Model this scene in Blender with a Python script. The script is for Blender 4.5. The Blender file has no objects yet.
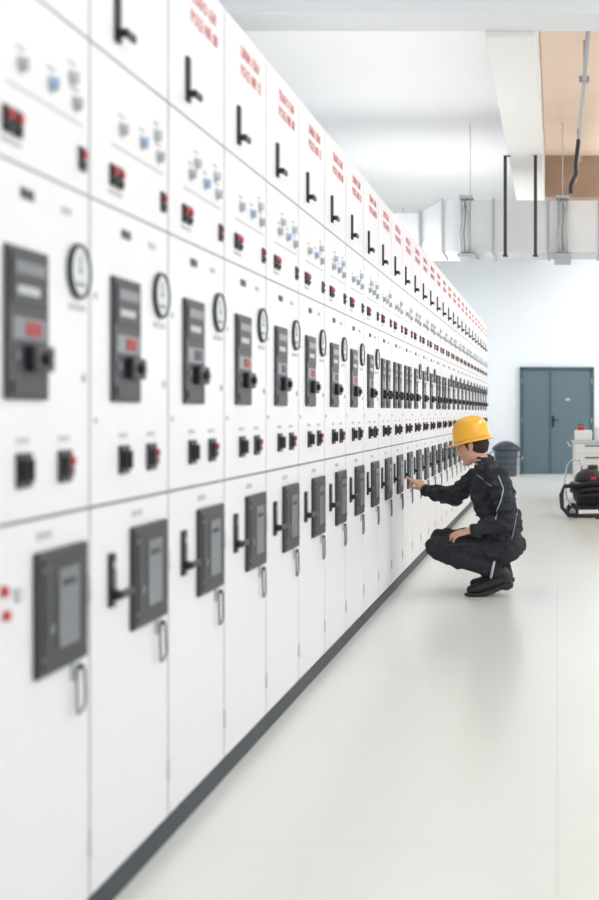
import bpy, bmesh, math, random
from mathutils import Vector, Matrix, noise, Euler
from mathutils.bvhtree import BVHTree
random.seed(3)
SC = bpy.context.scene
COL = SC.collection
FPX = 1275.0; CH = 1.22; VX = 557.0; VY = 412.0

# ------------------------------------------------------------------ materials
def lin(c):
    c = c/255.0
    return c/12.92 if c <= .04045 else ((c+.055)/1.055)**2.4
def M(name, rgb, rough=.5, metal=0.0, var=0.0, vscale=5.0, bump=0.0, bscale=60.0, coat=0.0, emit=None):
    m = bpy.data.materials.new(name); m.use_nodes = True
    nt = m.node_tree; b = nt.nodes['Principled BSDF']
    col = tuple(lin(c) for c in rgb)+(1,)
    b.inputs['Base Color'].default_value = col
    b.inputs['Roughness'].default_value = rough
    b.inputs['Metallic'].default_value = metal
    if coat: b.inputs['Coat Weight'].default_value = coat; b.inputs['Coat Roughness'].default_value = .1
    tc = nt.nodes.new('ShaderNodeTexCoord')
    if var:
        n = nt.nodes.new('ShaderNodeTexNoise'); n.inputs['Scale'].default_value = vscale; n.inputs['Detail'].default_value = 5
        nt.links.new(tc.outputs['Object'], n.inputs['Vector'])
        r = nt.nodes.new('ShaderNodeValToRGB')
        r.color_ramp.elements[0].position = .3; r.color_ramp.elements[1].position = .7
        r.color_ramp.elements[0].color = tuple(c*(1-var) for c in col[:3])+(1,)
        r.color_ramp.elements[1].color = tuple(min(1, c*(1+var*.5)) for c in col[:3])+(1,)
        nt.links.new(n.outputs['Fac'], r.inputs['Fac']); nt.links.new(r.outputs['Color'], b.inputs['Base Color'])
    if bump:
        n2 = nt.nodes.new('ShaderNodeTexNoise'); n2.inputs['Scale'].default_value = bscale; n2.inputs['Detail'].default_value = 4
        nt.links.new(tc.outputs['Object'], n2.inputs['Vector'])
        bp = nt.nodes.new('ShaderNodeBump'); bp.inputs['Strength'].default_value = bump; bp.inputs['Distance'].default_value = .01
        nt.links.new(n2.outputs['Fac'], bp.inputs['Height']); nt.links.new(bp.outputs['Normal'], b.inputs['Normal'])
    if emit:
        b.inputs['Emission Color'].default_value = tuple(lin(c) for c in emit[0])+(1,)
        b.inputs['Emission Strength'].default_value = emit[1]
    return m

m_cab = M('cabinet_white_paint', (229,227,228), .40, var=.015, vscale=2)
m_cabgap = M('cabinet_gap_grey', (124,126,130), .7)
m_plinth = M('cabinet_plinth', (56,60,66), .6)
m_black = M('black_plastic', (26,27,30), .45)
m_dark = M('relay_frame', (50,52,57), .5)
m_scr = M('relay_window', (96,100,105), .3)
m_lbl = M('label_light', (182,184,186), .5)
m_red = M('red_plastic', (190,36,42), .4)
m_redtxt = M('red_lettering', (212,104,104), .6)
m_redlab = M('red_label', (160,60,62), .6)
m_blue = M('blue_knob', (158,184,214), .35)
m_pale = M('pale_grey_knob', (200,204,208), .35)
m_met = M('brushed_metal', (175,177,180), .35, .8)
m_face = M('gauge_face', (208,211,213), .4)
m_wall = M('wall_paint', (234,238,242), .8, var=.01, vscale=1.2, bump=.05)
m_ceil = M('ceiling_paint', (236,237,238), .85, var=.015, vscale=.8)
m_warmlit = M('ceiling_beige', (238,216,196), .85, var=.05, vscale=.7)  # warm light in the ceiling recess, painted in as a beige tint
m_brown = M('brown_beam', (166,142,122), .8, var=.1, vscale=3)
m_beam = M('beam_paint', (234,233,231), .8)
m_beam2 = M('beam_grey_paint', (222,224,226), .8)
m_duct = M('galvanised_sheet', (220,223,226), .5, .1, var=.06, vscale=3)
m_ductrim = M('duct_flange', (176,180,184), .5, .2)
m_door = M('door_blue_grey', (92,112,122), .5, var=.03, vscale=2)
m_doorf = M('door_frame', (70,90,102), .5)
m_base = M('baseboard', (200,202,200), .6)
m_jacket = M('jacket_fabric', (44,47,53), .9, var=.25, vscale=14, bump=.4, bscale=160)
m_trous = M('trouser_fabric', (38,40,46), .9, var=.25, vscale=12, bump=.4, bscale=160)
m_pipe = M('reflective_piping', (190,192,192), .5)
m_skin = M('skin', (218,166,142), .5, var=.06, vscale=20)
m_hair = M('hair', (58,42,34), .8, var=.2, vscale=60)
m_lip = M('lips', (170,102,92), .5)
m_eye = M('eye_white', (225,225,222), .2)
m_boot = M('boot_leather', (22,22,25), .5, bump=.2)
m_sole = M('boot_sole', (46,44,44), .8)
m_hat = M('hard_hat_yellow', (248,184,44), .3, coat=.5)
m_rub = M('rubber', (28,28,30), .7)
m_bin = M('bin_plastic', (70,80,92), .6, var=.1, vscale=8)
m_bag = M('bin_bag', (52,58,70), .35, var=.2, vscale=10)
m_white = M('machine_white', (222,222,222), .45)
m_chrome = M('chrome', (190,190,192), .25, .9)
m_addlamp = M('lamp_diffuser', (255,255,255), .5, emit=((255,255,255), 2.0))  # glowing face of the added lamps
m_glass = M('window_frame', (225,226,226), .4)

# floor: plain pale epoxy, faint joint lines
m_floor = bpy.data.materials.new('floor_epoxy'); m_floor.use_nodes = True
nt = m_floor.node_tree; b = nt.nodes['Principled BSDF']
tc = nt.nodes.new('ShaderNodeTexCoord')
br = nt.nodes.new('ShaderNodeTexBrick'); br.offset = 0.0; br.squash = 1.0
br.inputs['Scale'].default_value = 1.0; br.inputs['Mortar Size'].default_value = .004
br.inputs['Mortar Smooth'].default_value = .5
br.inputs['Brick Width'].default_value = 1.2; br.inputs['Row Height'].default_value = 1.2
br.inputs['Color1'].default_value = tuple(lin(c) for c in (226,227,220))+(1,)
br.inputs['Color2'].default_value = tuple(lin(c) for c in (225,226,219))+(1,)
br.inputs['Mortar'].default_value = tuple(lin(c) for c in (215,216,210))+(1,)
nt.links.new(tc.outputs['Object'], br.inputs['Vector'])
nt.links.new(br.outputs['Color'], b.inputs['Base Color'])
b.inputs['Roughness'].default_value = .22
b.inputs['IOR'].default_value = 1.5

# ------------------------------------------------------------------ mesh builder
class MB:
    def __init__(s): s.bm = bmesh.new(); s.mats = []
    def mi(s, m):
        if m not in s.mats: s.mats.append(m)
        return s.mats.index(m)
    def _fin(s, faces, mat, smooth=False):
        i = s.mi(mat)
        for f in faces:
            f.material_index = i; f.smooth = smooth
    def box(s, x0,x1,y0,y1,z0,z1, mat, bev=0, mtx=None):
        r = bmesh.ops.create_cube(s.bm, size=1.0)
        vs = r['verts']
        for v in vs:
            v.co = Vector(((x0+x1)/2+v.co.x*(x1-x0), (y0+y1)/2+v.co.y*(y1-y0), (z0+z1)/2+v.co.z*(z1-z0)))
            if mtx: v.co = mtx @ v.co
        fs = set(f for v in vs for f in v.link_faces)
        i = s.mi(mat)
        for f in fs: f.material_index = i
        if bev:
            bev = min(bev, .45*min(abs(x1-x0), abs(y1-y0), abs(z1-z0)))
            es = list(set(e for v in vs for e in v.link_edges))
            bmesh.ops.bevel(s.bm, geom=es, offset=bev, segments=2, affect='EDGES', profile=.5, material=-1)
    def cone(s, p1, p2, r1, r2, mat, seg=20, smooth=True):
        p1 = Vector(p1); p2 = Vector(p2); d = p2-p1
        q = d.to_track_quat('Z', 'Y').to_matrix().to_4x4()
        mt = Matrix.Translation((p1+p2)/2) @ q
        r = bmesh.ops.create_cone(s.bm, cap_ends=True, cap_tris=False, segments=seg, radius1=r1, radius2=r2, depth=d.length, matrix=mt)
        fs = set(f for v in r['verts'] for f in v.link_faces)
        s._fin(fs, mat)
        for f in fs:
            if len(f.verts) == 4: f.smooth = smooth
    def ball(s, c, rad, mat, rot=None, seg=20):
        if not hasattr(rad, '__len__'): rad = (rad,)*3
        mt = Matrix.Translation(Vector(c)) @ (rot.to_4x4() if rot else Matrix.Identity(4)) @ Matrix.Diagonal((*rad, 1))
        r = bmesh.ops.create_uvsphere(s.bm, u_segments=seg, v_segments=max(8, seg//2), radius=1, matrix=mt)
        s._fin(set(f for v in r['verts'] for f in v.link_faces), mat, True)
    def hull(s, items, mat):
        t = bmesh.new()
        for it in items:
            c, rad = it[0], it[1]; rot = it[2] if len(it) > 2 else None
            if not hasattr(rad, '__len__'): rad = (rad,)*3
            mt = Matrix.Translation(Vector(c)) @ (rot.to_4x4() if rot else Matrix.Identity(4)) @ Matrix.Diagonal((*rad, 1))
            bmesh.ops.create_icosphere(t, subdivisions=3, radius=1, matrix=mt)
        vs = [v.co.copy() for v in t.verts]; t.free()
        nv = [s.bm.verts.new(v) for v in vs]
        r = bmesh.ops.convex_hull(s.bm, input=nv)
        junk = [g for g in r['geom_interior'] if isinstance(g, bmesh.types.BMVert)]
        junk += [v for v in nv if v.is_valid and not v.link_faces and v not in junk]
        fs = set(f for v in nv if v.is_valid for f in v.link_faces)
        s._fin(fs, mat, True)
        bmesh.ops.delete(s.bm, geom=list(set(junk)), context='VERTS')
    def chain(s, pts, mat):
        for a, b_ in zip(pts[:-1], pts[1:]): s.hull([a, b_], mat)
    def tube(s, pts, r, mat, closed=False, seg=8):
        pts = [Vector(p) for p in pts]; n = len(pts)
        rs = r if hasattr(r, '__len__') else [r]*n
        rings = []; up = None
        for i, p in enumerate(pts):
            if closed: t = (pts[(i+1) % n]-pts[i-1])
            else: t = pts[min(i+1, n-1)]-pts[max(i-1, 0)]
            t.normalize()
            if up is None:
                up = t.orthogonal().normalized()
            up = (up - t*up.dot(t)).normalized(); w = t.cross(up)
            rings.append([s.bm.verts.new(p+(up*math.cos(a)+w*math.sin(a))*rs[i]) for a in [2*math.pi*k/seg for k in range(seg)]])
        fs = []
        rng = n if closed else n-1
        for i in range(rng):
            A = rings[i]; B = rings[(i+1) % n]
            for k in range(seg):
                fs.append(s.bm.faces.new((A[k], A[(k+1) % seg], B[(k+1) % seg], B[k])))
        if not closed:
            fs.append(s.bm.faces.new(rings[0][::-1])); fs.append(s.bm.faces.new(rings[-1]))
        s._fin(fs, mat, True)
    def lathe(s, prof, mat, c=(0,0,0), seg=28, mtx=None, sx=1, sy=1, cap=True):
        rings = []
        for r, z in prof:
            ring = []
            for k in range(seg):
                a = 2*math.pi*k/seg
                v = Vector((r*math.cos(a)*sx, r*math.sin(a)*sy, z))
                if mtx: v = mtx @ v
                ring.append(s.bm.verts.new(v+Vector(c)))
            rings.append(ring)
        fs = []
        for A, B in zip(rings[:-1], rings[1:]):
            for k in range(seg):
                fs.append(s.bm.faces.new((A[k], A[(k+1) % seg], B[(k+1) % seg], B[k])))
        if cap:
            fs.append(s.bm.faces.new(rings[0][::-1])); fs.append(s.bm.faces.new(rings[-1]))
        s._fin(fs, mat, True)
    def text(s, txt, size, mtx, mat):
        cu = bpy.data.curves.new('t', 'FONT'); cu.body = txt; cu.size = size; cu.extrude = .0006; cu.resolution_u = 2
        ob = bpy.data.objects.new('t', cu); COL.objects.link(ob)
        dg = bpy.context.evaluated_depsgraph_get(); dg.update()
        me = bpy.data.meshes.new_from_object(ob.evaluated_get(dg))
        me.transform(mtx)
        old = set(s.bm.faces); s.bm.from_mesh(me)
        i = s.mi(mat)
        for f in s.bm.faces:
            if f not in old: f.material_index = i
        bpy.data.objects.remove(ob); bpy.data.meshes.remove(me)
    def mesh(s, name, recalc=True):
        if recalc: bmesh.ops.recalc_face_normals(s.bm, faces=s.bm.faces[:])
        me = bpy.data.meshes.new(name); s.bm.to_mesh(me); s.bm.free()
        for m in s.mats: me.materials.append(m)
        return me
    def obj(s, name, parent=None, loc=(0,0,0)):
        ob = bpy.data.objects.new(name, s.mesh(name)); COL.objects.link(ob); ob.location = loc
        if parent: ob.parent = parent
        return ob
    def organic(s, name, parent, voxel=.008, smooth=4, wr=0.0, wscale=12):
        """fuse all parts into ONE continuous surface"""
        me = s.mesh(name+'_src'); ob = bpy.data.objects.new(name+'_src', me); COL.objects.link(ob)
        md = ob.modifiers.new('r', 'REMESH'); md.mode = 'VOXEL'; md.voxel_size = voxel; md.use_smooth_shade = True
        sm = ob.modifiers.new('s', 'SMOOTH'); sm.factor = .5; sm.iterations = smooth
        dg = bpy.context.evaluated_depsgraph_get(); dg.update()
        nm = bpy.data.meshes.new_from_object(ob.evaluated_get(dg)); nm.name = name
        bpy.data.objects.remove(ob)
        nm.materials.clear()
        for m in s.mats: nm.materials.append(m)
        if wr:
            ns = [v.normal.copy() for v in nm.vertices]
            for v, n in zip(nm.vertices, ns):
                p = v.co
                q = Vector((p.x*wscale, p.y*wscale*.6, p.z*wscale*1.5))
                w = noise.noise(q)+.5*noise.noise(q*2.3)
                ridge = (1-min(1,abs(w)*1.5))**2-.4
                v.co = p+n*wr*ridge
        for p in nm.polygons: p.use_smooth = True; p.material_index = 0
        o2 = bpy.data.objects.new(name, nm); COL.objects.link(o2)
        if parent: o2.parent = parent
        return o2
def empty(name, loc=(0,0,0)):
    e = bpy.data.objects.new(name, None); COL.objects.link(e); e.location = loc; e.empty_display_size = .1; return e

# ------------------------------------------------------------------ room shell
XL, XR, Y0, YB, ZC = -3.6, 4.5, -4.0, 25.0, 4.8
b = MB(); b.box(XL-.2, XR+.2, Y0, YB+.2, -.12, 0, m_floor); b.obj('floor')
b = MB(); b.box(XL-.2, XR+.2, Y0, YB+.2, ZC, ZC+.15, m_ceil)
b.box(-.16, XR, 10.15, 17.7, ZC-.02, ZC, m_warmlit); b.obj('ceiling')  # tinted slab imitates the warm-lit recess
b = MB(); b.box(XL-.2, XL, Y0, YB+.2, 0, ZC, m_wall); b.obj('wall_left')
DX0, DX1, DH = -.725, .725, 2.1
b = MB(); b.box(XL, XR, YB, YB+.2, 0, ZC, m_wall); b.obj('wall_back')
b = MB(); b.box(XL+.01, DX0-.06, YB-.015, YB, 0, .09, m_base); b.box(DX1+.06, XR-.01, YB-.015, YB, 0, .09, m_base); b.obj('baseboard_back')
wins = [(-2.5,1.0), (2.5,6.0), (7.5,11.0), (12.5,16.0), (16.8,20.3), (21.1,24.6)]  # unseen windows, added so side light reaches cabinets and back wall
b = MB(); b.box(XR, XR+.2, Y0, YB, 0, 1.0, m_wall); b.box(XR, XR+.2, Y0, YB, 3.5, ZC, m_wall)
edges = [Y0]+[v for w in wins for v in w]+[YB]
for i in range(0, len(edges), 2): b.box(XR, XR+.2, edges[i], edges[i+1], 1.0, 3.5, m_wall)
b.obj('wall_right')
for i, (a, c) in enumerate(wins):
    w = MB()
    for y in (a, (a+c)/2-.03, c-.06): w.box(XR+.05, XR+.11, y, y+.06, 1.0, 3.5, m_glass)
    for z in (1.0, 2.6, 3.44): w.box(XR+.05, XR+.11, a, c, z, z+.06, m_glass)
    w.obj('window_%d' % (i+1))
    L = bpy.data.lights.new('window_daylight', 'AREA'); L.shape = 'RECTANGLE'; L.size = 2.4; L.size_y = 3.4  # added area light in the opening, brightens the cabinet fronts
    L.energy = 50 if i < 5 else 75; L.color = (.98,.99,1.0)
    lo = bpy.data.objects.new('window_daylight', L); COL.objects.link(lo)
    lo.location = (XR+.18, (a+c)/2, 2.25); lo.rotation_euler = (0, math.radians(90), 0)

# beams
b = MB(); b.box(XL, XR, 9.7, 10.15, 4.25, ZC, m_beam2, .01); b.obj('transverse_concrete_beam')
b = MB(); b.box(-.57, -.17, 10.15, YB, 4.2, ZC, m_beam, .01); b.obj('longitudinal_concrete_beam')
b = MB(); b.box(-.165, XR, 17.7, 18.0, 4.2, ZC, m_brown, .01); b.obj('brown_transverse_beam')

# door (surface-mounted steel double door)
d = MB()
y = YB-.05
d.box(DX0, DX0+.05, y-.03, YB-.001, 0, DH, m_doorf, .004); d.box(DX1-.05, DX1, y-.03, YB-.001, 0, DH, m_doorf, .004)
d.box(DX0, DX1, y-.03, YB-.001, DH-.05, DH, m_doorf, .004)
sp = -.13
d.box(DX0+.055, sp-.004, y, y+.045, .012, DH-.055, m_door, .004)
d.box(sp+.004, DX1-.055, y, y+.045, .012, DH-.055, m_door, .004)
d.box(sp-.02, sp+.02, y-.012, y+.0, .012, DH-.055, m_doorf)
d.box(sp+.035, sp+.075, y-.015, y, .92, 1.14, m_black, .004)
d.tube([(sp+.055,y-.01,1.06),(sp+.055,y-.06,1.06),(sp+.17,y-.06,1.06)], .011, m_black)
d.box(sp+.30, sp+.38, y-.006, y, 1.44, 1.49, m_lbl)
for z in (.3,1.05,1.8):
    for x in (DX0+.05, DX1-.05): d.cone((x,y-.04,z-.06),(x,y-.04,z+.06),.012,.012,m_met,10)
d.box(DX0, DX1, y-.02, YB-.001, 0, .012, m_met)
d.obj('door_1')

# unseen pendant lamps added in a right-hand row to fill the room with light
for yy in (1,5,9,13,17,20.5,23.6):
    xx = 1.9
    f = MB(); f.box(xx-.18, xx+.18, yy-.75, yy+.75, 4.26, 4.34, m_white, .01)
    f.box(xx-.15, xx+.15, yy-.72, yy+.72, 4.252, 4.262, m_addlamp); f.box(xx-.15, xx+.15, yy-.72, yy+.72, 4.338, 4.348, m_addlamp)
    for s_ in (-.5,.5): f.tube([(xx,yy+s_,4.34),(xx,yy+s_,ZC-.021)], .006, m_met, seg=6)
    f.obj('ceiling_light')
    for up in (0,1):
        L = bpy.data.lights.new('pendant_lamp', 'AREA'); L.shape = 'RECTANGLE'; L.size = .3; L.size_y = 1.4
        L.energy = (30 if up else 22) if yy < 20 else (20 if up else 40)
        lo = bpy.data.objects.new('pendant_lamp', L); COL.objects.link(lo); lo.location = (xx, yy, 4.36 if up else 4.24)
        if up: lo.rotation_euler = (math.pi, 0, 0)
# unseen uplights added on the cabinet tops to brighten the ceiling
for yy, en in ((1.5,20),(5,15),(8.5,14),(12,18),(15.0,26),(18.0,28)):
    f = MB(); f.box(-1.95,-1.65,yy-.7,yy+.7,2.572,2.66,m_white,.01); f.box(-1.92,-1.68,yy-.67,yy+.67,2.655,2.668,m_addlamp)
    f.obj('uplight_fixture')
    L = bpy.data.lights.new('uplight', 'AREA'); L.shape = 'RECTANGLE'; L.size = .24; L.size_y = 1.3; L.energy = en
    lo = bpy.data.objects.new('uplight', L); COL.objects.link(lo); lo.location = (-1.8, yy, 2.69); lo.rotation_euler = (math.pi, 0, 0)
# lamp added behind the end of the switchgear to brighten the back wall
f = MB(); f.box(-2.9,-1.5,22.2,22.5,3.9,3.98,m_white,.01); f.box(-2.87,-1.53,22.23,22.47,3.892,3.902,m_addlamp)
for s_ in (-2.7,-1.7): f.tube([(s_,22.35,3.98),(s_,22.35,ZC)], .006, m_met, seg=6)
f.obj('ceiling_light')
L = bpy.data.lights.new('pendant_lamp', 'AREA'); L.shape = 'RECTANGLE'; L.size = 1.3; L.size_y = .24; L.energy = 38
lo = bpy.data.objects.new('pendant_lamp', L); COL.objects.link(lo); lo.location = (-2.2, 22.35, 3.88)

# ------------------------------------------------------------------ switchgear
PITCH = .612
def cabinet_mesh(var, t1, t2):
    b = MB()
    D = .9
    b.box(-D, -.003, .0005, PITCH-.0005, .062, 2.56, m_cabgap)
    b.box(-D, .002, .0005, PITCH-.0005, 0, .062, m_plinth)
    b.box(-D-.002, -.003, .0005, PITCH-.0005, 2.55, 2.57, m_cab)
    a0, a1 = .006, PITCH-.006
    bands = [(.068,.988), (.996,1.729), (1.734,2.101), (2.107,2.56)]
    for z0, z1 in bands: b.box(-.0045, 0, a0, a1, z0, z1, m_cab, .0015)
    # --- lower door
    b.box(0, .014, .28, .565, .65, .92, m_dark, .005)
    b.box(.013, .017, .30, .545, .668, .902, m_black, .001)
    b.box(.016, .020, .375, .495, .70, .875, m_scr, .002)
    b.box(.016, .020, .325, .35, .74, .76, m_scr)
    b.box(.019, .022, .40, .47, .835, .85, m_dark)
    for zz in (.69,.88):
        for yy_ in (.30,.545): b.cone((.014,yy_,zz),(.018,yy_,zz),.006,.006,m_scr,10)
    if var != 'R':
        b.box(0, .010, .118, .158, .735, .87, m_black, .004)
        b.cone((.010,.138,.765), (.026,.138,.765), .014, .012, m_black, 16)
        b.box(.022, .034, .126, .225, .755, .777, m_black, .005)
        b.cone((.010,.138,.84), (.013,.138,.84), .009, .009, m_met, 14)
    else:
        b.cone((0,.135,.86),(.010,.135,.86),.012,.011,m_red,16)
        b.cone((0,.145,.81),(.010,.145,.81),.011,.010,m_red,16)
        b.box(0,.010,.19,.22,.83,.86,m_pale,.003)
    b.box(0, .008, .49, .54, .605, .655, m_pale, .003)
    b.tube([(.012,.495,.635),(.014,.49,.62),(.016,.49,.55),(.014,.50,.53),(.014,.53,.53),(.016,.54,.55),(.014,.54,.62),(.012,.535,.635)], .0034, m_scr, seg=8)
    b.cone((.0,.515,.635),(.02,.515,.635),.006,.006,m_dark,12)
    for z in (.2,.8): b.cone((.003,.604,z-.03),(.003,.604,z+.03),.004,.004,m_pale,8)
    b.box(0,.0015,.30,.38,.945,.962,m_lbl)
    # --- two control switches
    for yc, red in ((.23,False),(.45,True)):
        b.box(0, .008, yc-.036, yc+.036, 1.062, 1.135, m_dark if red else m_black, .003)
        b.box(.008, .018, yc-.022, yc+.022, 1.075, 1.122, m_black, .004)
        if red:
            b.cone((.017,yc+.006,1.110),(.024,yc+.006,1.110),.010,.009,m_red,14)
            b.cone((.017,yc+.006,1.088),(.022,yc+.006,1.088),.006,.006,m_redlab,14)
        else:
            b.box(.018, .026, yc-.006, yc+.006, 1.075, 1.122, m_black, .003)
    b.box(0,.002,.20,.26,1.155,1.166,m_lbl); b.box(0,.002,.42,.48,1.155,1.166,m_lbl)
    # --- relay device(s)
    def relay(y0, y1, z0=1.245, z1=1.56):
        w = y1-y0
        b.box(0, .010, y0, y1, z0, z1, m_dark, .004)
        b.box(.009, .013, y0+.015, y1-.015, z1-.12, z1-.015, m_black, .001)
        b.box(.012, .0145, y0+.04, y1-.06, z1-.098, z1-.080, m_lbl)
        b.box(.012, .0145, y0+.03, y1-.03, z1-.055, z1-.030, m_scr)
        b.box(.009, .012, y0+.02, y1-.02, z0+.125, z0+.17, m_scr)
        b.box(.012, .0135, y0+w*.42, y0+w*.78, z0+.132, z0+.163, m_redlab if var in 'AR' else (m_scr if var == 'C' else m_dark))
        b.box(.009, .030, y0+w*.42, y1-.015, z0+.06, z0+.115, m_black, .006)
        b.cone((.030,y0+w*.7,z0+.087),(.042,y0+w*.7,z0+.087),.015,.012,m_black,14)
        b.box(.009, .014, y0+.02, y1-.02, z0+.012, z0+.04, m_black)
        b.cone((.009,y0+.04,z0+.09),(.014,y0+.04,z0+.09),.010,.010,m_scr,12)
    if var == 'C':
        relay(.10,.25); relay(.35,.50)
    else:
        relay(.135,.345)
        yc, zc = .53, 1.545
        ring = [(.063, .001), (.065, .006), (.063, .012), (.058, .013), (.056, .009)]
        rot = Matrix.Rotation(math.radians(90), 4, 'Y')
        b.lathe(ring, m_dark, (0,yc,zc), 28, rot, cap=False)
        b.cone((.0,yc,zc),(.008,yc,zc),.0585,.0585,m_face,28)
        b.box(.008,.0095,yc-.0015,yc+.0015,zc-.005,zc+.038,m_scr, 0)
        b.cone((.008,yc,zc),(.011,yc,zc),.005,.004,m_scr,12)
        b.box(.008,.009,yc-.025,yc+.025,zc-.033,zc-.027,m_dark)
    b.box(0, .004, .22, .28, 1.665, 1.686, m_dark)
    b.box(0, .003, .44, .49, 1.668, 1.682, m_lbl)
    b.box(0, .002, .48, .58, 1.455, 1.468, m_lbl)
    b.cone((0,.57,1.30),(.006,.57,1.30),.010,.010,m_pale,12)
    for z in (1.2,1.5): b.cone((0,.035,z),(.004,.035,z),.008,.008,m_pale,12)
    # --- instrument strip
    for yc in (.15,.198):
        b.box(0, .008, yc-.020, yc+.020, 1.784, 1.838, m_black, .003)
        b.cone((.008,yc,1.820),(.015,yc,1.820),.0105,.010,m_red,14)
        b.cone((.008,yc,1.797),(.014,yc,1.797),.007,.007,m_black,12)
    b.box(0, .007, .537, .577, 1.782, 1.838, m_dark, .003)
    b.cone((.007,.5575,1.820),(.013,.5575,1.820),.009,.009,m_red if var != 'B' else m_redlab,14)
    b.cone((.007,.5575,1.797),(.012,.5575,1.797),.007,.007,m_black,12)
    knobs = [(.22,1.94,m_lbl),(.38,1.94,m_blue if var!='C' else m_pale),(.50,1.985,m_pale),(.52,1.93,m_lbl)]
    if var == 'B': knobs += [(.28,1.985,m_pale)]
    for yc, zc, mm in knobs:
        b.cone((0,yc,zc),(.004,yc,zc),.021,.021,m_pale,20)
        b.cone((.004,yc,zc),(.013,yc,zc),.015,.013,mm,20)
        b.box(.013,.018,yc-.004,yc+.004,zc-.014,zc+.014,mm,.002)
        b.box(0,.0015,yc-.02,yc+.02,zc+.03,zc+.037,m_lbl)
    b.box(0,.0015,.15,.56,1.887,1.891,m_lbl)
    b.box(0,.002,.13,.22,1.765,1.774,m_lbl)
    # --- top door
    b.box(0, .010, .165, .198, 2.15, 2.285, m_black, .004)
    b.cone((.010,.182,2.175),(.024,.182,2.175),.012,.011,m_black,14)
    b.box(.020, .032, .172, .245, 2.164, 2.186, m_black, .004)
    base = Matrix.Rotation(math.radians(90),4,'Z') @ Matrix.Rotation(math.radians(90),4,'X')
    b.text(t1, .058, Matrix.Translation((.0009,.22,2.470)) @ base, m_redtxt)
    b.text(t2, .058, Matrix.Translation((.0009,.22,2.405)) @ base, m_redtxt)
    return b.mesh('switchgear_cabinet_'+var)
meshA = cabinet_mesh('A', 'LINIA 15kV', 'POLE NR 12')
meshB = cabinet_mesh('B', 'TRAFO 630', 'POLE NR 08')
meshR = cabinet_mesh('R', 'ZASILANIE', 'POLE NR 01')
meshC = cabinet_mesh('C', 'SPRZEGLO', 'POLE NR 21')
YS = 3.03
for k in range(-4, 28):
    me = meshR if k == -1 else (meshC if k in (8,9,10,14,15) else (meshB if k % 2 else meshA))
    o = bpy.data.objects.new('switchgear_cabinet', me); COL.objects.link(o)
    o.location = (-1.11, YS+k*PITCH, 0)

# ------------------------------------------------------------------ duct etc
b = MB()
DY0, DY1, DZ0, DZ1 = 15.0, 15.7, 3.10, 3.71
b.box(-1.35, XR-.02, DY0, DY1, DZ0, DZ1, m_duct, .006)
b.box(XL+.02, -1.62, DY0+.05, DY1-.05, DZ0+.02, DZ1-.14, m_duct, .006)
tv = []
for x, ya, yb_, za, zb in ((-1.62,DY0+.05,DY1-.05,DZ0+.02,DZ1-.14),(-1.35,DY0,DY1,DZ0,DZ1)):
    tv.append([b.bm.verts.new((x,*q)) for q in ((ya,za),(yb_,za),(yb_,zb),(ya,zb))])
b._fin([b.bm.faces.new((tv[0][k],tv[0][(k+1)%4],tv[1][(k+1)%4],tv[1][k])) for k in range(4)], m_duct)
for x in (-2.3,-1.62,-1.35,-.75,-.1,.5,.9,1.7,2.5,3.3):
    zt = DZ1 if x > -1.5 else DZ1-.14
    b.box(x-.012, x+.012, DY0-.02, DY1+.02, DZ0-.02, zt+.02, m_ductrim, .003)
for x in (-1.12,-1.02,.02,.12,1.9,2.9):
    b.tube([(x,DY0-.05,DZ0-.06),(x,DY0-.05,DZ1+.06)], .009, m_ductrim, seg=8)
    b.cone((x,DY0-.05,DZ0-.07),(x,DY0-.05,DZ0-.05),.018,.018,m_ductrim,6)
for x in (-1.07,.07,1.9,2.9):
    b.box(x-.1,x+.1,DY0-.08,DY1+.08,DZ0-.06,DZ0-.02,m_ductrim,.004)
    b.box(x-.08,x+.08,DY0-.08,DY1+.08,DZ1+.015,DZ1+.05,m_ductrim,.004)
    b.tube([(x,DY1+.02,DZ1+.02),(x,DY1+.02,ZC-.021)], .006, m_duct, seg=6)
for x in (-1.08,.07):
    for j in range(3):
        b.tube([(x+.04*j-.04, DY0-.07, DZ0+.0), (x+.05*j-.06, DY0-.1, DZ0+.2), (x+.03*j-.02, DY0-.09, DZ0+.45),(x, DY0-.07, DZ1+.0)], .009, m_ductrim if j!=1 else m_cabgap, seg=6)
b.obj('ventilation_duct')
def strut(x, y, z0, z1, bx):
    b = MB()
    b.box(x-.019, x+.019, y-.02, y+.02, z0, z1, m_dark, .004)
    b.box(x-.03, x+.03, y-.03, y+.03, z0, z0+.02, m_dark, .003)
    b.box(min(x-.02,bx), max(x+.02,bx), y-.03, y+.03, z1-.008, z1, m_dark, .003)
    return b.obj('steel_hanger_strut')
strut(-.60, 14.78, 3.02, 4.19, -.54); strut(-.25, 14.78, 3.02, 4.19, -.25)
b = MB()
b.tube([(.26,10.2,4.4),(.26,17.6,4.4)], .020, m_ductrim, seg=12)
for y in (12.2,16.0):
    b.box(.21,.31,y-.03,y+.03,4.37,4.43,m_met,.004)
    b.tube([(.26,y,4.43),(.26,y,ZC-.025)], .008, m_met, seg=8)
b.tube([(.16,14.82,3.76),(.16,14.82,3.86),(.22,14.82,3.98),(.22,14.82,4.12),(.25,14.82,4.39)], .024, m_dark, seg=10)
b.obj('conduit_pipe')

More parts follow.
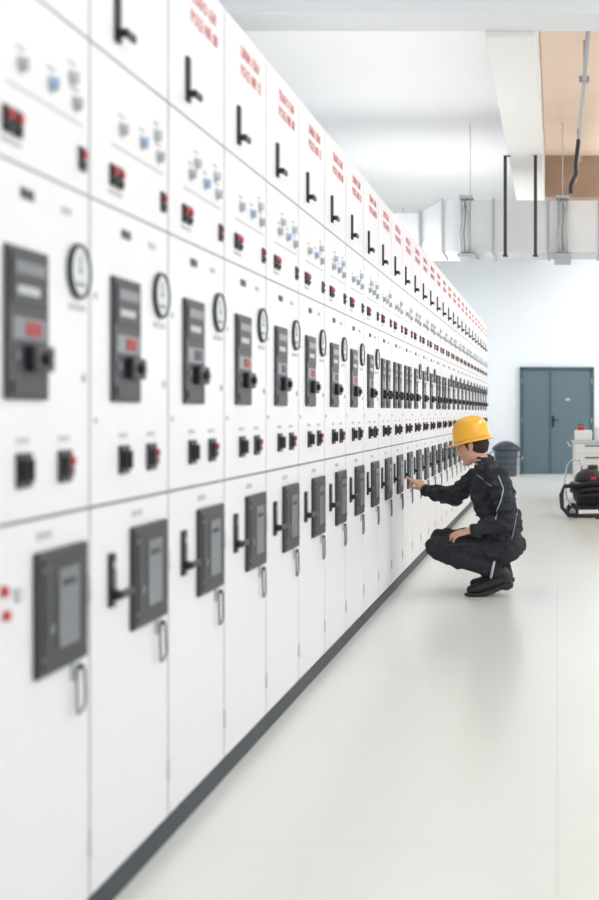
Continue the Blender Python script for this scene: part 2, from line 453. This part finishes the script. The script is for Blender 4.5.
# ------------------------------------------------------------------ bin near back wall
b = MB()
prof = [(.19,0.0),(.20,.03),(.225,.45),(.235,.50),(.25,.505),(.25,.54),(.235,.545)]
b.lathe(prof, m_bin, (0,0,0), 28)
b.lathe([(.238,.50),(.262,.49),(.268,.53),(.24,.57),(.17,.62),(.09,.66),(.03,.67)], m_bag, (0,0,0), 22)
for z in (.12,.24,.36): b.lathe([(.20+.055*z+.002,z-.012),(.20+.055*z+.014,z),(.20+.055*z+.002,z+.012)], m_dark, (0,0,0), 28, cap=False)
b.tube([(-.25,0,.47),(-.30,0,.44),(-.30,0,.38),(-.24,0,.36)], .012, m_dark)
b.tube([(.25,0,.47),(.30,0,.44),(.30,0,.38),(.24,0,.36)], .012, m_dark)
b.obj('waste_bin', loc=(-.97,24.2,0))

# ------------------------------------------------------------------ industrial vacuum cleaner
vac = empty('industrial_vacuum_cleaner', (.42,14.95,0))
b = MB()
b.lathe([(.17,.13),(.20,.14),(.205,.20),(.205,.36),(.21,.37),(.21,.39),(.20,.40)], m_rub, seg=32)
b.lathe([(.205,.40),(.215,.41),(.215,.45),(.19,.50),(.13,.545),(.06,.56)], m_black, seg=32)
b.lathe([(.212,.375),(.218,.38),(.218,.395),(.212,.40)], m_chrome, seg=32, cap=False)
b.box(-.06,.06,-.05,.05,.55,.60,m_dark,.015); b.box(-.03,.03,-.215,-.19,.43,.47,m_red,.006)
for s_ in (-1,1): b.box(s_*.21-.012,s_*.21+.012,-.03,.03,.34,.43,m_chrome,.004)
b.obj('drum_and_motor_head', vac)
b = MB()
b.tube([(-.24,-.18,.10),(.24,-.18,.10),(.24,.2,.10),(-.24,.2,.10)], .014, m_dark, closed=True)
b.tube([(-.24,-.18,.10),(-.31,-.10,.22),(-.33,-.02,.42),(-.30,.0,.60),(-.24,.0,.66),(-.16,.0,.66)], .011, m_chrome)
b.tube([(-.16,.0,.66),(-.13,.0,.60),(-.14,0,.50)], .011, m_chrome)
b.box(-.2,.2,-.16,.18,.10,.13,m_dark,.005)
b.obj('trolley_frame', vac)
b = MB()
def wheel(b, c, R, w):
    x, y, z = c
    b.lathe([(R*.55,-w/2),(R*.9,-w/2),(R,-w*.3),(R,w*.3),(R*.9,w/2),(R*.55,w/2)], m_rub, c, 28, Matrix.Rotation(math.radians(90),4,'X'))
    b.cone((x,y-w*.55,z),(x,y+w*.55,z),R*.5,R*.5,m_met,20); b.cone((x,y-w*.75,z),(x,y+w*.75,z),R*.16,R*.16,m_dark,14)
wheel(b,(.18,-.25,.13),.13,.05); wheel(b,(.18,.27,.13),.13,.05)
wheel(b,(-.24,-.2,.07),.07,.035); wheel(b,(-.24,.22,.07),.07,.035)
b.cone((.18,-.26,.13),(.18,.28,.13),.012,.012,m_met,12)
for y in (-.2,.22): b.box(-.255,-.225,y-.028,y+.028,.07,.11,m_met,.003)
b.obj('wheels', vac)
b = MB()
pts = []
for i in range(90):
    t = i/89; a = 2*math.pi*2.3*t-2.2
    R = .245+.012*math.sin(5*a)
    pts.append((R*math.cos(a), R*math.sin(a)*1.02, .24+.16*t+.015*math.sin(3*a)))
pts += [(-.34,-.20,.36),(-.37,-.26,.26),(-.36,-.30,.12),(-.28,-.36,.04),(-.16,-.40,.035),(.02,-.38,.035)]
rs = [.024+(.003 if i % 2 else 0) for i in range(len(pts))]
b.tube(pts, rs, m_rub, seg=10)
b.obj('suction_hose', vac)
b = MB(); b.box(.0,.30,-.41,-.35,.012,.06,m_dark,.01); b.cone((-.02,-.38,.035),(.05,-.38,.035),.028,.028,m_chrome,14); b.box(.02,.28,-.42,-.34,.0,.014,m_rub); b.obj('floor_nozzle', vac)

# ------------------------------------------------------------------ white tool cart
cart = empty('tool_cart', (.50,17.6,0))
b = MB()
b.box(-.28,.28,-.2,.2,.14,.80,m_white,.012)
for z in (.18,.34,.50,.66): 
    b.box(-.26,.26,-.212,-.2,z,z+.13,m_white,.005); b.box(-.12,.12,-.23,-.212,z+.09,z+.105,m_dark,.003)
b.box(-.3,.3,-.22,.22,.80,.825,m_pale,.006)
b.tube([(-.28,-.15,.74),(-.33,-.15,.76),(-.35,-.15,.80),(-.35,.15,.80),(-.33,.15,.76),(-.28,.15,.74)], .010, m_chrome)
b.obj('cart_body', cart)
b = MB()
for x in (-.22,.22):
    for y in (-.15,.15):
        wheel(b,(x,y,.06),.06,.03); b.box(x-.02,x+.02,y-.025,y+.025,.07,.14,m_met,.003)
b.obj('cart_casters', cart)
b = MB()
b.box(-.26,-.02,-.16,.12,.825,.97,m_white,.015); b.box(-.22,-.12,-.12,.04,.97,1.02,m_red,.012)
b.tube([(-.2,-.04,1.0),(-.2,-.04,1.05),(-.14,-.04,1.05),(-.14,-.04,1.0)], .008, m_dark)
b.box(.02,.26,-.12,.1,.825,1.02,m_white,.015); b.cone((.14,-.12,.92),(.14,-.13,.92),.05,.05,m_dark,20)
b.obj('tools_on_top', cart)

# ------------------------------------------------------------------ WORKER
man = empty('crouching_electrician', (-.45,8.6,0))
MO = Vector((-.45,8.6,0))
def finish(o):
    o.parent = man; o.matrix_parent_inverse = Matrix.Translation(-MO)
    return o
RZ = lambda a: Matrix.Rotation(math.radians(a),4,'Z')
Lsh, Lel, Lwr = (-.400,8.44,.785), (-.325,8.36,.50), (-.545,8.385,.445)
Rsh, Rel = (-.530,8.81,.775), (-.725,8.99,.625)
tw = RZ(-17)
j = MB()
pel = ((-.365,8.60,.325),(.150,.175,.10)); hem = ((-.385,8.60,.40),(.150,.172,.10))
wai = ((-.385,8.60,.50),(.142,.168,.10)); che = ((-.43,8.61,.66),(.142,.182,.12), tw); upc = ((-.450,8.615,.745),(.120,.165,.095), tw)
nb = ((-.480,8.62,.855),(.070,.078,.035))
j.chain([pel,hem,wai,che,upc], m_jacket); j.hull([upc,nb], m_jacket)
j.hull([((Lsh[0]-.005,Lsh[1]+.01,Lsh[2]),.074),((Rsh[0]+.01,Rsh[1]-.01,Rsh[2]),.074),((-.465,8.62,.82),(.078,.09,.05))], m_jacket)
j.chain([(Lsh,.078),((-.35,8.395,.64),.068),(Lel,.060),((-.44,8.372,.475),.056),((-.525,8.384,.449),.045)], m_jacket)
j.chain([(Rsh,.078),((-.628,8.90,.70),.068),(Rel,.062),((-.84,9.078,.638),.054),((-.93,9.148,.652),.043)], m_jacket)
j.hull([((-.482,8.62,.865),(.064,.070,.02)),((-.498,8.625,.908),(.062,.066,.018))], m_jacket)
jk = finish(j.organic('jacket', None, .006, 2, .022, 9))
t = MB()
Lh, Lk, La = (-.37,8.51,.30), (-.80,8.43,.325), (-.385,8.455,.155)
Rh, Rk, Ra = (-.37,8.69,.30), (-.80,8.80,.345), (-.375,8.745,.155)
t.hull([((-.365,8.56,.32),(.135,.12,.115)),((-.365,8.65,.32),(.135,.12,.115))], m_trous)
for h, k_, a_ in ((Lh,Lk,La),(Rh,Rk,Ra)):
    h=Vector(h); k_=Vector(k_); a_=Vector(a_)
    t.chain([(h,.098),(h.lerp(k_,.5)+Vector((0,0,.012)),.086),(k_,.070)], m_trous)
    t.chain([(k_,.070),(k_.lerp(a_,.38)+Vector((0,0,-.012)),.066),(k_.lerp(a_,.9),.054)], m_trous)
    t.hull([(k_.lerp(a_,.88),.056),(a_+Vector((.0,0,.0)),(.057,.054,.05))], m_trous)
tr = finish(t.organic('trousers', None, .006, 2, .014, 8))
for nm, a_, dy in (('boot_left',La,-.015),('boot_right',Ra,.02)):
    y = a_[1]; bb = MB()
    bb.chain([((-.375,y,.165),(.050,.045,.04)),((-.360,y,.115),(.048,.042,.04)),((-.44,y+dy*.5,.085),(.05,.045,.04)),((-.515,y+dy,.052),(.05,.050,.036)),((-.565,y+dy*1.3,.045),(.035,.042,.030))], m_boot)
    bb.hull([((-.345,y,.10),(.045,.042,.045)),((-.36,y,.15),(.048,.044,.03))], m_boot)
    finish(bb.organic(nm, None, .005, 3))
    so = MB()
    so.chain([((-.335,y,.078),(.048,.043,.013)),((-.40,y,.050),(.05,.040,.012)),((-.49,y+dy*.8,.0145),(.045,.052,.0135)),((-.575,y+dy*1.3,.0145),(.04,.043,.0135))], m_sole)
    so.hull([((-.325,y,.064),(.036,.038,.016)),((-.34,y,.05),(.03,.036,.013))], m_sole)
    finish(so.obj(nm+'_sole'))
HC = Vector((-.575,8.622,.982))
HR = (Matrix.Rotation(math.radians(-10),4,'Z') @ Matrix.Rotation(math.radians(-12),4,'Y'))
def H(x,y,z): return HC + (HR @ Vector((x,y,z)))
r3 = HR.to_3x3()
h = MB()
h.hull([(H(.015,0,.035),(.095,.077,.085),r3),(H(-.02,0,.0),(.068,.066,.07),r3)], m_skin)
h.hull([(H(-.025,0,-.01),(.060,.062,.06),r3),(H(-.052,0,-.096),(.028,.030,.022),r3),(H(-.005,0,-.07),(.04,.055,.03),r3)], m_skin)
h.hull([(H(-.085,0,.012),(.010,.009,.012),r3),(H(-.114,0,-.028),(.011,.012,.010),r3),(H(-.088,0,-.034),(.010,.017,.009),r3)], m_skin)
h.hull([(H(-.078,.022,.030),(.012,.02,.008),r3),(H(-.078,-.022,.030),(.012,.02,.008),r3)], m_skin)
h.hull([(H(-.083,0,-.056),(.009,.019,.006),r3),(H(-.078,0,-.062),(.010,.019,.006),r3)], m_skin)
h.ball(H(-.076,0,-.102),(.014,.017,.013),m_skin,r3)
for s_ in (-1,1): h.hull([(H(.012,s_*.078,.008),(.019,.006,.024),r3),(H(.006,s_*.076,-.018),(.010,.006,.012),r3)], m_skin)
h.hull([(H(.02,0,-.05),(.052,.052,.04)),((-.483,8.618,.86),(.058,.058,.05))], m_skin)
finish(h.organic('head', None, .0035, 3))
f = MB()
for s_ in (-1,1):
    f.ball(H(-.071,s_*.031,.008),(.012,.013,.009),m_eye,r3,14)
    f.ball(H(-.0815,s_*.031,.007),(.004,.006,.006),m_hair,r3,12)
    f.tube([H(-.083,s_*.014,.032),H(-.084,s_*.03,.037),H(-.072,s_*.048,.031)], [.003,.0042,.0025], m_hair, seg=6)
f.hull([(H(-.088,0,-.0535),(.006,.018,.0035),r3),(H(-.084,0,-.0635),(.006,.016,.004),r3)], m_lip)
finish(f.obj('facial_features'))
hr = MB()
hr.hull([(H(.045,0,.02),(.078,.081,.07),r3),(H(.055,0,-.030),(.050,.060,.028),r3)], m_hair)
for s_ in (-1,1): hr.hull([(H(-.005,s_*.070,.035),(.03,.012,.02),r3),(H(-.008,s_*.071,.0),(.008,.008,.018),r3)], m_hair)
finish(hr.organic('hair', None, .004, 2, .004, 60))
hh = MB(); SEG = 48
def hatpt(a, r, z, peak=0):
    cx = math.cos(a); sy = math.sin(a)
    return H(.012+cx*(.130*r)-peak*max(0,-cx)**2, sy*.108*r, .048+z)
prof = [(1.0,0,0),(1.0,.03,0),(.97,.065,0),(.89,.098,0),(.75,.125,0),(.55,.144,0),(.3,.154,0),(.1,.157,0)]
rings = []
for r, z, p in prof:
    ring = []
    for k in range(SEG):
        a = 2*math.pi*k/SEG
        zz = z
        if r < .99 and abs(math.sin(a))*r < .22: zz += .006
        ring.append(hh.bm.verts.new(hatpt(a, r, zz)))
    rings.append(ring)
brim = [(1.02,-.004,.0),(1.10,-.012,.045),(1.12,-.014,.052),(1.10,-.018,.045),(.98,-.008,0),(.96,.01,0)]
br_r = [[hh.bm.verts.new(hatpt(2*math.pi*k/SEG, r, z, p)) for k in range(SEG)] for r, z, p in brim]
allr = br_r[::-1]+rings
fs = []
for A, B in zip(allr[:-1], allr[1:]):
    for k in range(SEG): fs.append(hh.bm.faces.new((A[k],A[(k+1)%SEG],B[(k+1)%SEG],B[k])))
fs.append(hh.bm.faces.new(rings[-1]))
hh._fin(fs, m_hat, True)
hh.tube([H(.012+.133*math.cos(a), .111*math.sin(a), .056) for a in [2*math.pi*k/32 for k in range(32)]], .003, m_hat, closed=True, seg=6)
finish(hh.obj('hard_hat'))
def hand(name, W, F, N, side, curls, thumb=.7):
    W = Vector(W); F = Vector(F).normalized(); N = Vector(N); N = (N-F*N.dot(F)).normalized(); S = F.cross(N)*side
    b = MB(); R = Matrix((F,S,N)).transposed()
    b.hull([(W-F*.02,(.02,.026,.019),R),(W+F*.02,(.02,.031,.015),R)], m_skin)
    b.hull([(W+F*.02,(.015,.031,.014),R),(W+F*.08+S*.026,(.014,.013,.012),R),(W+F*.074-S*.028,(.013,.012,.011),R)], m_skin)
    offs = [.030,.010,-.010,-.029]; lens = [(.042,.025,.020),(.046,.029,.022),(.042,.027,.020),(.033,.020,.018)]; st = [.086,.090,.086,.076]
    for o_, L_, s0, c in zip(offs, lens, st, curls):
        p = W+F*s0+S*o_; ang = 0; pts = [(p-F*.012,.0098)]
        pts.append((p,.0095))
        for i, l in enumerate(L_):
            ang += c[i]; d_ = F*math.cos(ang)-N*math.sin(ang)+S*(o_*.9)*(1 if ang < .8 else 0)
            p = p+d_.normalized()*l; pts.append((p,(.0088,.0080,.0070)[i]))
        b.chain(pts, m_skin)
    p = W+F*.022+S*.026; d1 = (F*.75+S*.62-N*.25).normalized(); d2 = (F*.95+S*.15-N*.35).normalized()
    p1 = p+d1*.038; p2 = p1+d2*.030; p3 = p2+d2*.022
    b.chain([(p,.015),(p1,.0115),(p2,.0098),(p3,.0080)], m_skin)
    return finish(b.organic(name, None, .0028, 2))
hand('right_hand', (-.955,9.168,.668), (-.62,.52,.60), (.1,-.6,.75), -1, [(.1,.15,.1),(.45,.5,.3),(.7,.8,.5),(.8,.9,.5)])
hand('left_hand', (-.562,8.386,.438), (-.95,.08,-.18), (0,-.35,.95), 1, [(.2,.3,.2),(.25,.35,.25),(.3,.35,.25),(.35,.4,.3)])
def bvh(o):
    me = o.data
    return BVHTree.FromPolygons([v.co.copy() for v in me.vertices], [tuple(p.vertices) for p in me.polygons])
bj = bvh(jk); bt = bvh(tr)
def stripe(name, xz, tree, rad, mat, n=26):
    P = [Vector((a, 0, c)) for a, c in xz]
    out = []
    seglen = [(P[i+1]-P[i]).length for i in range(len(P)-1)]; T = sum(seglen)
    for k in range(n+1):
        d_ = T*k/n; i = 0
        while i < len(seglen)-1 and d_ > seglen[i]: d_ -= seglen[i]; i += 1
        q = P[i].lerp(P[i+1], min(1, d_/seglen[i]))
        loc, nor, idx, dist = tree.ray_cast(Vector((q.x, 7.6, q.z)), Vector((0,1,0)))
        if loc and loc.y < 8.75: out.append(loc+nor*.0005)
    if len(out) > 2:
        b = MB(); b.tube(out, rad, mat, seg=6); finish(b.obj(name))
stripe('sleeve_piping', [(-.385,.80),(-.35,.72),(-.365,.64),(-.395,.57),(-.40,.52)], bj, .0040, m_pipe)
stripe('jacket_side_piping', [(-.26,.60),(-.275,.48),(-.30,.38)], bj, .0022, m_lbl)
stripe('shoulder_piping', [(-.53,.80),(-.47,.755),(-.43,.735)], bj, .0026, m_lbl, 14)
stripe('ankle_reflective_band', [(-.435,.125),(-.425,.18),(-.415,.23)], bt, .009, m_pipe, 12)
stripe('pocket_seam', [(-.74,.345),(-.62,.352),(-.54,.35)], bt, .003, m_dark, 14)
def cuff(name, c, d_, r):
    c = Vector(c); q = Vector(d_).to_track_quat('Z','Y').to_matrix().to_4x4()
    b = MB(); b.lathe([(r*.80,-.004),(r,-.012),(r*1.04,-.002),(r,.016),(r*.86,.02),(r*.7,.016)], m_jacket, c, 24, q, cap=False); finish(b.obj(name))
cuff('left_cuff', (-.548,8.386,.443), (-.95,.06,-.2), .042)
cuff('right_cuff', (-.940,9.156,.655), (-.7,.6,.2), .042)

# ------------------------------------------------------------------ world, camera
w = bpy.data.worlds.new('overcast_daylight'); SC.world = w; w.use_nodes = True
bg = w.node_tree.nodes['Background']; bg.inputs['Color'].default_value = (.98,.99,1,1); bg.inputs['Strength'].default_value = .95
cam = bpy.data.cameras.new('camera'); co = bpy.data.objects.new('camera', cam); COL.objects.link(co)
co.location = (0,0,CH); co.rotation_euler = (math.radians(90),0,0)
cam.sensor_width = 36; cam.sensor_fit = 'AUTO'; cam.lens = 36*FPX/900
cam.shift_x = -(VX-299.5)/900; cam.shift_y = -(450-VY)/900
cam.dof.use_dof = True; cam.dof.focus_distance = 9.0; cam.dof.aperture_fstop = 2.2
cam.clip_start = .05
SC.camera = co
SC.view_settings.view_transform = 'Standard'; SC.view_settings.look = 'None'; SC.view_settings.exposure = 0.0
